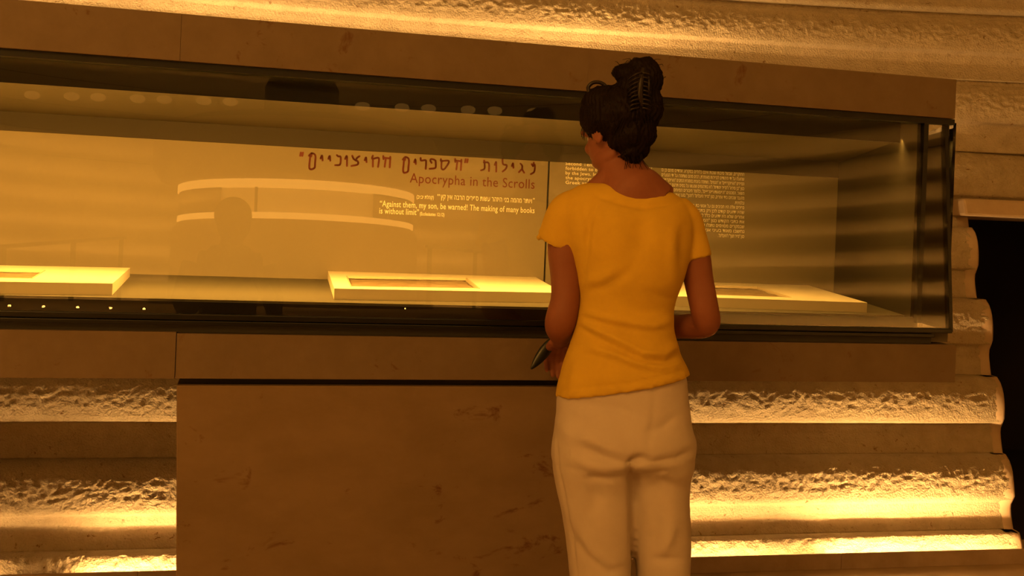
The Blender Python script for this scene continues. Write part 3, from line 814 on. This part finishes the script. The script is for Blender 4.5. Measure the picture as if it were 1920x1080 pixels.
loft(bm, [(1056, 690, 1274, 672, .0, .105), (1050, 720, 1280, 692, .0, .113), (1044, 745, 1287, 712, .0, .118), (1042, 775, 1292, 760, -.005, .124), (1037, 810, 1297, 800, -.01, .13),
          (1033, 838, 1305, 828, -.012, .13), (1034, 862, 1302, 856, -.01, .122), (1050, 884, 1288, 880, 0, .05)], 48, 34, 2.3)
loft(bm, [(1036, 830, 1172, 842, -.005, .105), (1035, 870, 1186, 872, .0, .120), (1041, 910, 1189, 910, .0, .106), (1052, 952, 1190, 952, .0, .102), (1059, 1000, 1190, 1000, .0, .096),
          (1068, 1080, 1182, 1080, .0, .087), (1080, 1180, 1176, 1180, .0, .080), (1090, 1300, 1174, 1300, .01, .075), (1094, 1400, 1176, 1400, .015, .072), (1092, 1448, 1178, 1448, .015, .075)], 36, 60, 2.3)
loft(bm, [(1186, 842, 1302, 832, .005, .098), (1182, 872, 1300, 868, .014, .113), (1180, 905, 1293, 900, .022, .102), (1180, 955, 1292, 955, .027, .099), (1181, 1000, 1294, 1000, .03, .094),
          (1194, 1080, 1292, 1080, .03, .086), (1198, 1180, 1286, 1180, .035, .078), (1202, 1300, 1282, 1300, .04, .073), (1204, 1400, 1284, 1400, .045, .070), (1202, 1448, 1286, 1448, .045, .073)], 36, 60, 2.3)
fuse('trousers', bm, .006, M['pants'], person, 5, pant_disp)
# --- body: neck, head, arms, hands, ankles
HC = PP(1158, 240, .015)                      # centre of the skull
yaw = math.radians(33); pit = math.radians(-20)   # the face is turned left and down
fx = Vector((-math.sin(yaw) * math.cos(pit), math.cos(yaw) * math.cos(pit), math.sin(pit)))   # forward
sx_ = Vector((math.cos(yaw), math.sin(yaw), 0)); ux_ = sx_.cross(fx)
HR = Matrix((sx_, fx, ux_)).transposed()       # columns: right, forward, up
def HP(a, b, c): return HC + HR @ Vector((a, b, c))
bm = bmesh.new()
ball(bm, HP(0, -.008, .018), .073, .092, .085, HR)             # cranium
ball(bm, HP(0, .030, -.035), .060, .062, .075, HR)             # face
ball(bm, HP(0, .052, -.088), .034, .034, .030, HR)             # chin
ball(bm, HP(.036, .025, -.070), .022, .045, .026, HR); ball(bm, HP(-.036, .025, -.070), .022, .045, .026, HR)   # jaw
ball(bm, HP(.034, .066, -.030), .020, .018, .018, HR); ball(bm, HP(-.034, .066, -.030), .020, .018, .018, HR)   # cheeks
ball(bm, HP(0, .082, .018), .050, .014, .012, HR)              # brow
tube(bm, [HP(0, .084, .005), HP(0, .098, -.020), HP(0, .106, -.032), HP(0, .092, -.042)], [.008, .010, .013, .010], 12)   # nose
ball(bm, HP(0, .088, -.060), .021, .010, .006, HR); ball(bm, HP(0, .086, -.070), .018, .010, .006, HR)          # lips
for s in (1, -1):                                              # ears
    ball(bm, HP(.072 * s, -.008, -.018), .010, .020, .032, HR); ball(bm, HP(.078 * s, -.014, -.008), .009, .020, .018, HR)
limb(bm, [(1163, 285, .02, 40), (1165, 312, .0, 43), (1172, 335, -.015, 48), (1180, 352, -.02, 62), (1186, 372, -.01, 76)], 20, 24, .8)
limb(bm, [(1190, 335, -.015, 34), (1222, 350, -.01, 26), (1255, 368, .0, 18)], 14, 18, .8)   # trapezius right
limb(bm, [(1150, 335, -.015, 30), (1115, 356, -.01, 20), (1090, 372, .0, 14)], 14, 18, .8)
loft(bm, [(1090, 375, 1262, 385, .0, .06), (1080, 420, 1275, 420, .0, .085), (1092, 480, 1278, 480, .0, .09), (1098, 560, 1256, 560, 0, .08), (1085, 620, 1256, 615, .0, .085), (1070, 700, 1264, 680, 0, .1)], 32, 30)   # trunk within the shirt
# left arm
limb(bm, [(1082, 392, .0, 30), (1066, 430, .0, 34), (1062, 470, .0, 35.5), (1063, 520, .0, 31), (1061, 560, -.005, 28.5), (1054, 592, -.005, 30), (1050, 608, .02, 29), (1050, 618, .07, 26),
          (1052, 628, .13, 21), (1050, 636, .19, 15.5), (1048, 642, .225, 14)], 44, 22)
# right arm
limb(bm, [(1268, 400, .0, 28), (1292, 440, .0, 30), (1303, 480, .0, 29), (1309, 520, .0, 28), (1317, 560, -.005, 27), (1323, 590, -.005, 26.5), (1324, 606, .01, 26), (1308, 611, .035, 24.5),
          (1284, 612, .06, 23), (1250, 613, .10, 21), (1222, 612, .145, 16), (1204, 610, .175, 14.5)], 46, 22)
# legs to the shoes
for xs, dy in ((1134, .015), (1243, .045)):
    limb(bm, [(1170 + (xs - 1170) * .5, 660, 0, 52), (xs, 850, dy, 48), (xs, 1000, dy, 38), (xs, 1180, dy, 30), (xs, 1300, dy, 26), (xs, 1400, dy, 18), (xs, 1445, dy + .0, 17), (xs, 1462, dy + .01, 19)], 20, 16)
# hands: palm and five fingers each
def hand(bm, wrist, palm_dir, side_dir, curl, s=1.0, spread=1.0):
    """wrist point; palm_dir towards the knuckles; side_dir towards the little finger"""
    p = Vector(palm_dir).normalized(); sd = Vector(side_dir); sd = (sd - sd.dot(p) * p).normalized(); nrm = p.cross(sd)
    pl = .082 * s
    for k in range(4):
        off = (-.027 + .018 * k) * s
        b0 = wrist + sd * off * .55; b1 = wrist + p * pl * .55 + sd * off * .9; b2 = wrist + p * pl + sd * off * spread
        tube(bm, [b0, b1, b2], [.014 * s, .0125 * s, .0105 * s], 12)
        L = (.036, .041, .038, .030)[k] * s; d = p.copy(); q = b2.copy(); pts = [q.copy()]; rad = [.0098 * s]
        for j, c in enumerate((curl * .8, curl * 1.1, curl * .7)):
            rot = Matrix.Rotation(c, 3, sd); d = (rot @ d).normalized(); q = q + d * (L, L * .68, L * .55)[j]
            pts.append(q.copy()); rad.append((.009, .0082, .0066)[j] * s)
        tube(bm, pts, rad, 12)
        ball(bm, pts[-1], .0066 * s, .0066 * s, .0066 * s, None, 10); ball(bm, pts[1], .0092 * s, .0092 * s, .0092 * s, None, 10)
    t0 = wrist + p * .018 * s - sd * .022 * s; rot = Matrix.Rotation(curl * .35, 3, sd)
    t1 = t0 + (p * .55 - sd * .72).normalized() * .040 * s; t2 = t1 + (rot @ (p * .82 - sd * .32)).normalized() * .032 * s
    t3 = t2 + (rot @ (p * .97 + sd * .1)).normalized() * .025 * s
    tube(bm, [t0, t1, t2, t3], [.015 * s, .0125 * s, .0105 * s, .0075 * s], 12); ball(bm, t3, .0075 * s, .0075 * s, .0075 * s, None, 10)
LW = PP(1048, 641, .222)
hand(bm, LW, Vector((-.06, .85, -.42)), Vector((-1, -.1, -.05)), .62, .88)
RW = PP(1206, 610, .172)
hand(bm, RW, Vector((-.9, .35, -.18)), Vector((.0, -.25, -1)), .35, .9)
body = fuse('body', bm, .0034, M['skin'], person, 3)
for s in (1, -1):
    bm = bmesh.new(); ball(bm, HP(.029 * s, .066, -.004), .0125, .0125, .0125, HR, 16)
    me = bpy.data.meshes.new('eye'); bm.to_mesh(me); bm.free(); smooth(me); link('eye', me, M['eye'], person)
# --- hair: cap, bun and loose strands
def hair_disp(co, no):
    a = np.arctan2(co[:, 0] - HC.x, -(co[:, 1] - HC.y)); z = co[:, 2]
    x, y = to_px(co)
    s = a * 11 + z * 9 + 3 * fbm(x / 30, y / 30, 2)
    return .0045 * (np.abs((s % 1) * 2 - 1) - .5) + .010 * (fbm(x / 14 + 5, y / 16, 3) - .5)
bm = bmesh.new()
ball(bm, PP(1162, 218, .0), .095, .104, .076)
ball(bm, PP(1180, 246, -.022), .066, .076, .058)
ball(bm, PP(1188, 276, -.03), .040, .045, .034)
ball(bm, PP(1112, 218, .01), .034, .062, .038)
ball(bm, PP(1140, 196, -.01), .062, .070, .045)
limb(bm, [(1180, 280, -.04, 28), (1190, 300, -.035, 15), (1198, 314, -.03, 3)], 12, 12)
# bun
ball(bm, PP(1196, 172, -.03), .050, .052, .052); ball(bm, PP(1214, 150, -.03), .035, .042, .046)
ball(bm, PP(1178, 140, -.02), .032, .034, .026); ball(bm, PP(1212, 128, -.02), .030, .034, .026)
ball(bm, PP(1196, 124, -.02), .022, .03, .018); ball(bm, PP(1160, 134, -.01), .017, .022, .013); ball(bm, PP(1222, 200, -.04), .026, .034, .045)
hair = fuse('hair', bm, .0035, M['hair'], person, 4, hair_disp)
bm = bmesh.new()
rnd = random.Random(3)
def strand(pts, r=.0009):
    S = spline([(a, b, c) for a, b, c in pts], 14); tube(bm, [PP(*s) for s in S], [r * (1 - .5 * i / 13) for i in range(14)], 5)
for k in range(46):     # wisps over the bun and the crown
    a = rnd.uniform(0, 6.28); x, y = 1196 + 36 * math.cos(a), 152 + 34 * math.sin(a)
    x2, y2 = x + rnd.uniform(-22, 22), y + rnd.uniform(-16, 10)
    strand([(x, y, -.03 + rnd.uniform(-.03, .03)), ((x + x2) / 2 + rnd.uniform(-8, 8), (y + y2) / 2 - 6, -.03), (x2, y2, -.02 + rnd.uniform(-.03, .03))])
for k in range(16):     # wisps at the nape
    x = rnd.uniform(1165, 1206); strand([(x, 284, -.06), (x + 4, 300, -.065), (x + rnd.uniform(0, 16), rnd.uniform(306, 326), -.055)])
for k in range(10):     # wisps by the ear
    x = rnd.uniform(1088, 1112); strand([(x, 238, .0), (x - 2, 250, .0), (x + rnd.uniform(-6, 6), rnd.uniform(254, 266), .0)])
for k in range(70):     # strands drawn back towards the bun
    a = rnd.uniform(-1.3, 1.3); x0 = 1166 + 70 * math.sin(a); y0 = 252 + 14 * math.sin(a) - 16 * abs(math.sin(a)) + rnd.uniform(-12, 10)
    p0 = PP(x0, y0, 0); 
    strand([(x0, y0, .0 - .085 * math.cos(a)), ((x0 + 1190) / 2 + 10 * math.sin(a), (y0 + 186) / 2, -.09 * math.cos(a * .6) - .012), (1190 + rnd.uniform(-18, 18), 188 + rnd.uniform(-8, 8), -.078)], .0007)
me = bpy.data.meshes.new('loose_strands'); bm.to_mesh(me); bm.free(); smooth(me)
o = link('loose_strands', me, M['hair'], person); o['kind'] = 'stuff'
# claw clip
bm = bmesh.new()
limb(bm, [(1206, 128, -.085, 3), (1202, 150, -.097, 5.5), (1200, 175, -.098, 6), (1204, 200, -.09, 4)], 16, 10)
for k in range(9):
    y = 136 + k * 8.2
    limb(bm, [(1203 - k * .5, y, -.098, 1.8), (1193 - k, y + 3, -.105, 1.9), (1184 - k * .6, y + 9, -.095, 1.5), (1178 - k * .6, y + 14, -.08, .8)], 10, 8)
    limb(bm, [(1204, y, -.098, 1.6), (1213, y + 2, -.1, 1.6), (1221, y + 6, -.088, 1.0)], 8, 8)
limb(bm, [(1216, 138, -.09, 1.5), (1217, 160, -.098, 2), (1216, 182, -.09, 1.5)], 10, 8)
me = bpy.data.meshes.new('hair_clip'); bmesh.ops.recalc_face_normals(bm, faces=bm.faces); bm.to_mesh(me); bm.free(); smooth(me)
o = link('hair_clip', me, M['clip'], person); o['label'] = 'dark shiny claw clip with comb teeth'
# sunglasses pushed up on the crown
bm = bmesh.new()
S = [(1107, 178), (1103, 164), (1112, 155), (1126, 155), (1136, 163), (1134, 178)]
limb(bm, [(x, y, -.03, 3.6) for x, y in S], 26, 8)
limb(bm, [(1107, 178, -.03, 2.2), (1104, 198, .0, 2), (1110, 230, .02, 1.8)], 12, 8)
me = bpy.data.meshes.new('sunglasses'); bm.to_mesh(me); bm.free(); smooth(me)
o = link('sunglasses', me, M['clip'], person); o['label'] = 'dark rim pushed up on the hair'
# shoes
for xs, dy in ((1134, .015), (1243, .045)):
    b = PP(xs, 1462, dy); bm = bmesh.new()
    z0 = 0.0
    ball(bm, Vector((b.x, b.y, .035)), .034, .045, .034); ball(bm, Vector((b.x, b.y + .09, .028)), .040, .075, .027); ball(bm, Vector((b.x, b.y + .15, .022)), .038, .05, .021)
    ball(bm, Vector((b.x, b.y + .01, .06)), .032, .04, .03)
    fuse('shoe', bm, .005, M['shoe'], person, 3)
# the black thing in her left hand
bm = bmesh.new()
limb(bm, [(1036, 634, .262, 4), (1031, 645, .258, 9.5), (1020, 660, .252, 11), (1008, 676, .246, 8.5), (998, 689, .24, 3.5), (995, 692, .24, 1)], 22, 18, .45)
me = bpy.data.meshes.new('handset'); bmesh.ops.recalc_face_normals(bm, faces=bm.faces); bm.to_mesh(me); bm.free(); smooth(me)
o = link('handset', me, M['handset']); cc = PP(1015, 662, .25); me.transform(Matrix.Translation(-cc)); o.location = cc
tag(o, 'slim pointed black object hanging from the woman\'s left hand', 'handheld object')
# --- the photographer, behind the lens, whose outline shows in the glass
ph = tag(empty('person', (-.03, -.2, 0)), 'dark photographer silhouette mirrored in the glass in front of the round display', 'person')
bm = bmesh.new()
ball(bm, Vector((.0, -.20, 1.545)), .088, .105, .12); ball(bm, Vector((.0, -.14, 1.50)), .055, .06, .08); ball(bm, Vector((0, -.09, 1.51)), .012, .022, .02)
tube(bm, [(0, -.22, 1.48), (0, -.24, 1.36)], [.055, .065], 16)
tube(bm, [(0, -.25, 1.42), (0, -.25, 1.30), (0, -.25, 1.08), (0, -.25, .82)], [.10, .18, .15, .17], 24, .62)
tube(bm, [(-.16, -.25, 1.32), (.16, -.25, 1.32)], [.07, .07], 16)
for s in (1, -1):
    tube(bm, [(.19 * s, -.25, 1.32), (.25 * s, -.24, 1.12), (.25 * s, -.2, 1.03), (.17 * s, -.1, 1.16), (.09 * s, -.05, 1.27)], [.06, .05, .045, .04, .03], 16)
    tube(bm, [(.085 * s, -.25, .85), (.09 * s, -.23, .45), (.1 * s, -.25, .1), (.1 * s, -.25, .03)], [.095, .07, .05, .045], 16)
    tube(bm, [(.1 * s, -.27, .035), (.1 * s, -.15, .035), (.1 * s, -.06, .025)], [.035, .042, .03], 12)
    hand(bm, Vector((.088 * s, -.055, 1.27)), Vector((-.25 * s, .0, 1)), Vector((.1 * s, -.9, 0)), .5 * s, .8)
fuse('body', bm, .008, M['cloth'], ph, 2)
bm = bmesh.new(); ball(bm, Vector((0, -.22, 1.58)), .098, .11, .10)
fuse('hair', bm, .01, M['hair'], ph, 1)
bm = bmesh.new(); bmesh.ops.create_cube(bm, size=1, matrix=Matrix.Translation((0, -.035, 1.345)) @ Matrix.Diagonal((.11, .03, .065, 1))); bevelled(bm, .006)
me = bpy.data.meshes.new('camera_body'); bm.to_mesh(me); bm.free()
o = link('camera_body', me, M['handset']); me.transform(Matrix.Translation((0, .035, -1.345))); o.location = (0, -.035, 1.345); o.name = 'handheld_camera'
tag(o, 'small dark camera held up by the photographer mirrored in the glass', 'camera')
